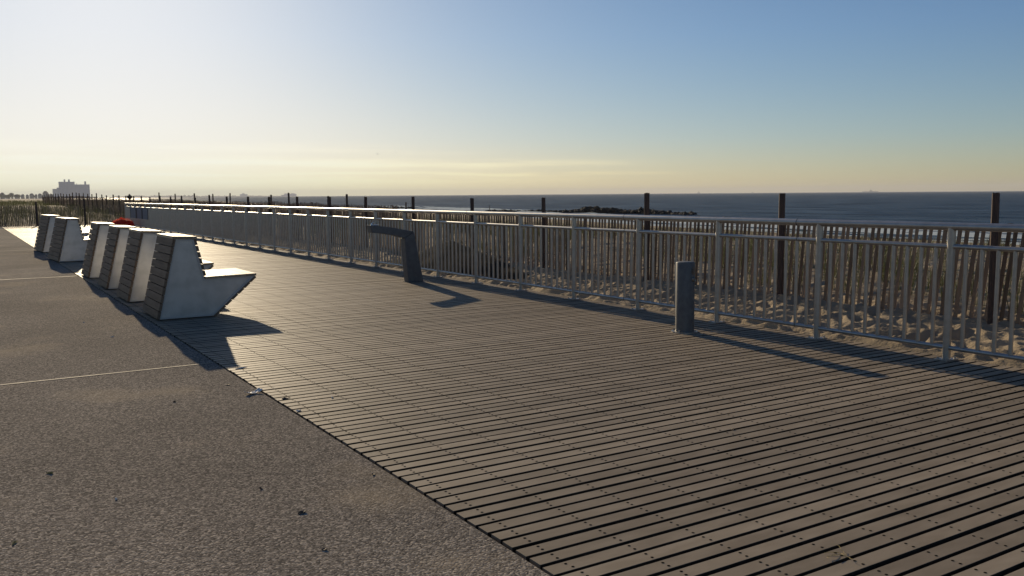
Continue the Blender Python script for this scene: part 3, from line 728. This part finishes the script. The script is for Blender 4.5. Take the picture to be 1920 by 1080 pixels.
for (a, c, h), lab in zip(hs, HL):
    dd = random.uniform(2300, 2900); kk = dd/F_PX/math.cos(R(29)); xl, yl = heading_pt(a, dd); xr, yr = heading_pt(c, dd)
    Wd = math.hypot(xr-xl, yr-yl); t = thing('house', lab, 'house', (xl, yl, -.5), math.atan2(yr-yl, xr-xl), 'houses on the left skyline')
    H = h*kk; b = MB(); b.box((0,0,0), (Wd,20,H*.72)); b.build('wall', M['house'], t)
    b = MB(); b.add([(-.3,-.3,H*.722),(Wd+.3,-.3,H*.722),(Wd+.3,20.3,H*.722),(-.3,20.3,H*.722),(Wd*.3,6,H),(Wd*.7,6,H)], [(3,2,1,0),(0,1,5,4),(1,2,5),(2,3,4,5),(3,0,4)]); b.build('roof', M['houseroof'], t)
    b = MB()
    for i in range(3): b.box((Wd*(.2+.25*i), -.06, H*.3), (Wd*(.2+.25*i)+1.0, -.003, H*.3+1.2))
    b.build('windows', M['bldg_win'], t)
def far_tree(px, dist, h, lab):
    dist *= 2.6; h *= 2.6; x, y = heading_pt(px, dist); t = thing('tree', lab, 'tree', (x, y, -.5), 0, 'trees on the left skyline')
    b = MB(); b.tube((0,0,0), (0,0,h*.55), h*.035, 7, r2=h*.015); b.build('trunk', M['post_wood'], t)
    b = MB()
    for _ in range(420):
        v = Vector((random.gauss(0,1), random.gauss(0,1), random.gauss(0,1))).normalized()*(random.random()**.4); p = Vector((v.x*h*.42, v.y*h*.42, h*.62+v.z*h*.38))
        s1 = Vector((random.gauss(0,1), random.gauss(0,1), random.gauss(0,1))).normalized()*h*.06; s2 = Vector((random.gauss(0,1), random.gauss(0,1), random.gauss(0,1))).normalized()*h*.06
        b.add([p-s1, p+s2, p+s1, p-s2], [(0,1,2,3)])
    b.build('crown', M['tree'], t)
for px, d_, h, lab in [(2,820,4.6,'dark bushy tree at the left edge of the skyline'),(10,850,3.8,'low dark tree between the first two houses'),(16,820,3.6,'dark bushy tree before the flat roofed house'),(21.5,840,5.2,'tallest dark pointed tree on the left skyline'),(29,830,3.6,'dark round tree before the wide low house'),(35,860,3.8,'dark tree right of the round tree'),(66,900,3.4,'small tree between the grey houses'),(94,980,3.6,'small tree at the foot of the big block')]:
    far_tree(px, d_, h, lab)
# far coast across the water
def far_shore():
    vs = []; fs = []; D0 = 9000.; n = 420
    for i in range(n+1):
        px = 205+(537-205)*i/n; x, y = heading_pt(px, D0); L = math.hypot(x, y); ux, uy = x/L, y/L
        edge = sstep(0, .06, i/n)*(1-sstep(.80, 1, i/n)*.75)
        h = 1.75*(3+11*edge*(.55+.5*noise.noise(Vector((i*.05, 0, 0)))+.45*noise.noise(Vector((i*.21, 3, 0)))+.25*noise.noise(Vector((i*.7, 3, 0)))))
        h *= 1 if i/n < .5 else .62
        for dd, hh in ((0,SEA_Z-.5),(5,max(1,h*.5)),(60,max(1.5,h)),(300,1)): vs.append((x+ux*dd, y+uy*dd, hh))
    for i in range(n):
        for j in range(3): fs.append((i*4+j, (i+1)*4+j, (i+1)*4+j+1, i*4+j+1))
    me = bpy.data.meshes.new('far_shore'); me.from_pydata(vs, [], fs); me.materials.append(M['farland']); o = bpy.data.objects.new('far_shore', me); C.objects.link(o); tag(o, kind='structure')
far_shore()
block('far_building', 'faint stepped building on the far shore across the water', 'building', 450, 464, 8900, [(0,1,0,24,60),(.28,.62,24,33,40)], wins=False)
block('far_building', 'faint long low building at the right tip of the far shore', 'building', 527, 556, 8900, [(0,.2,0,16,60),(.2002,.55,0,28,60),(.5502,1,0,24,60),(.62,.9,24,29,30)], wins=False)
def ship(px, dist, L, h, label):
    x, y = heading_pt(px, dist); t = thing('cargo_ship', label, 'ship', (x, y, SEA_Z), -PSI)
    b = MB(); b.add([(-L/2,-9,0),(L/2*.92,-9,0),(L/2*.92,9,0),(-L/2,9,0),(-L/2,-10,h*.3),(L/2,-3,h*.34),(L/2,3,h*.34),(-L/2,10,h*.3)], [(0,1,5,4),(1,2,6,5),(2,3,7,6),(3,0,4,7),(4,5,6,7)]); b.build('hull', M['ship'], t)
    b = MB(); b.box((-L*.06,-6,h*.3), (L*.10,6,h*.68)); b.box((-L*.01,-4,h*.68), (L*.04,4,h*.9)); b.build('bridge', M['ship'], t)
    b = MB(); b.tube((L*.0,0,h*.9), (L*.0,0,h*1.15), L*.008, 6); b.tube((L*.32,0,h*.3), (L*.32,0,h*.7), L*.008, 6); b.tube((-L*.3,0,h*.3), (-L*.3,0,h*.6), L*.008, 6); b.build('mast', M['ship'], t)
ship(1632, 8000, 133, 21, 'grey cargo ship with raised bridge on the horizon at the right')
ship(1310, 8000, 24, 24, 'small upright ship on the horizon right of the timber post')
ship(1411, 8200, 15, 14, 'tiny boat on the horizon between two timber posts')
def gull(px, py, dist, span, rz, label):
    d = (fw*F_PX+rt*(px-960)-up*(py-540)).normalized(); t = thing('gull', label, 'bird', Vector((0,0,CAM_H))+d*dist, rz, 'gulls in the sky')
    t.name = 'gull'
    b = MB(); vs = []; prof = [(-.22,.01),(-.15,.035),(-.03,.06),(.08,.055),(.15,.04),(.20,.038),(.235,.018),(.27,.004)]; n = 8
    for x, r in prof:
        for i in range(n): a = 2*math.pi*i/n; vs.append((x, r*math.cos(a), r*math.sin(a)))
    b.add(vs, [(j*n+i, j*n+(i+1)%n, (j+1)*n+(i+1)%n, (j+1)*n+i) for j in range(len(prof)-1) for i in range(n)], sm=True); b.add([(-.2,-.02,0),(-.2,.02,0),(-.34,.06,.005),(-.34,-.06,.005)], [(0,1,2,3)])
    body = b.build('body', M['gull'], t); body.scale = (span,)*3
    for s in (-1, 1):
        b = MB(); P = [(.09,0,.03),(.11,.28,.14),(-.02,.62,.08),(-.06,.60,.07),(-.04,.26,.12),(-.07,0,.03)]
        b.add([(x, s*(y+.03), z) for x, y, z in P], [(0,1,4,5),(1,2,3,4)]); w = b.build('wing', M['gull'], t); w.scale = (span,)*3
        w.modifiers.new('th', 'SOLIDIFY').thickness = .012
gull(708, 289, 260, 1.0, 2.2, 'dark gull flying low above the horizon left of centre')
gull(742, 286, 330, .8, 2.6, 'smaller gull flying just right of another low gull')
gull(1133, 232, 260, .8, .6, 'gull flying highest, alone above the middle of the sea')
gull(1460, 302, 330, .7, .4, 'faint small gull flying above the sea at the right')
for px, yt, yb, lab in ((761, 379, 393, 'thin dark stake standing among the small distant rocks'), (918, 385, 399, 'thin dark stake standing at the left end of the long rock jetty')):
    x, y, h = crest(px, yt, 170); b = MB(); b.tube((0, 0, -1), (0, 0, h), .16 if px < 800 else .07, 8); tag(b.build('stake', M['post_wood'], loc=(x, y, SEA_Z)), lab, 'stake')
# odd things on the dune
x, y = 10.2, 57.0
px_, py_ = 243, 369
d = fw*F_PX+rt*(px_-960)-up*(py_-540); kf = 58/math.hypot(d.x, d.y); P = Vector((d.x*kf, d.y*kf, CAM_H+d.z*kf))
t = thing('marker_post', 'thin post with a dark round bundle on it, beyond the railing end', 'post', (P.x, P.y, .3))
b = MB(); b.tube((0,0,-.3), (0,0,P.z-.3+.16), .05, 8); b.build('post', M['post_wood'], t)
b = MB(); b.lathe([(0,-.13),(.11,-.09),(.165,0),(.12,.09),(0,.13)], (0,0,P.z-.3-.02), 12, sm=True); b.build('bundle', M['post_wood'], t)
hz = bpy.data.materials.new('haze_air'); hz.use_nodes = True; hn = hz.node_tree; hn.nodes.remove(hn.nodes['Principled BSDF'])
pv = hn.nodes.new('ShaderNodeVolumePrincipled'); pv.inputs['Color'].default_value = (.88, .90, .96, 1); pv.inputs['Density'].default_value = 1.0e-4; pv.inputs['Anisotropy'].default_value = .15
hn.links.new(pv.outputs[0], hn.nodes['Material Output'].inputs['Volume'])
b = MB(); b.box((-7000, -7000, -9), (11000, 12500, 75)); tag(b.build('haze', hz), kind='stuff')
print('objects', len(bpy.data.objects))
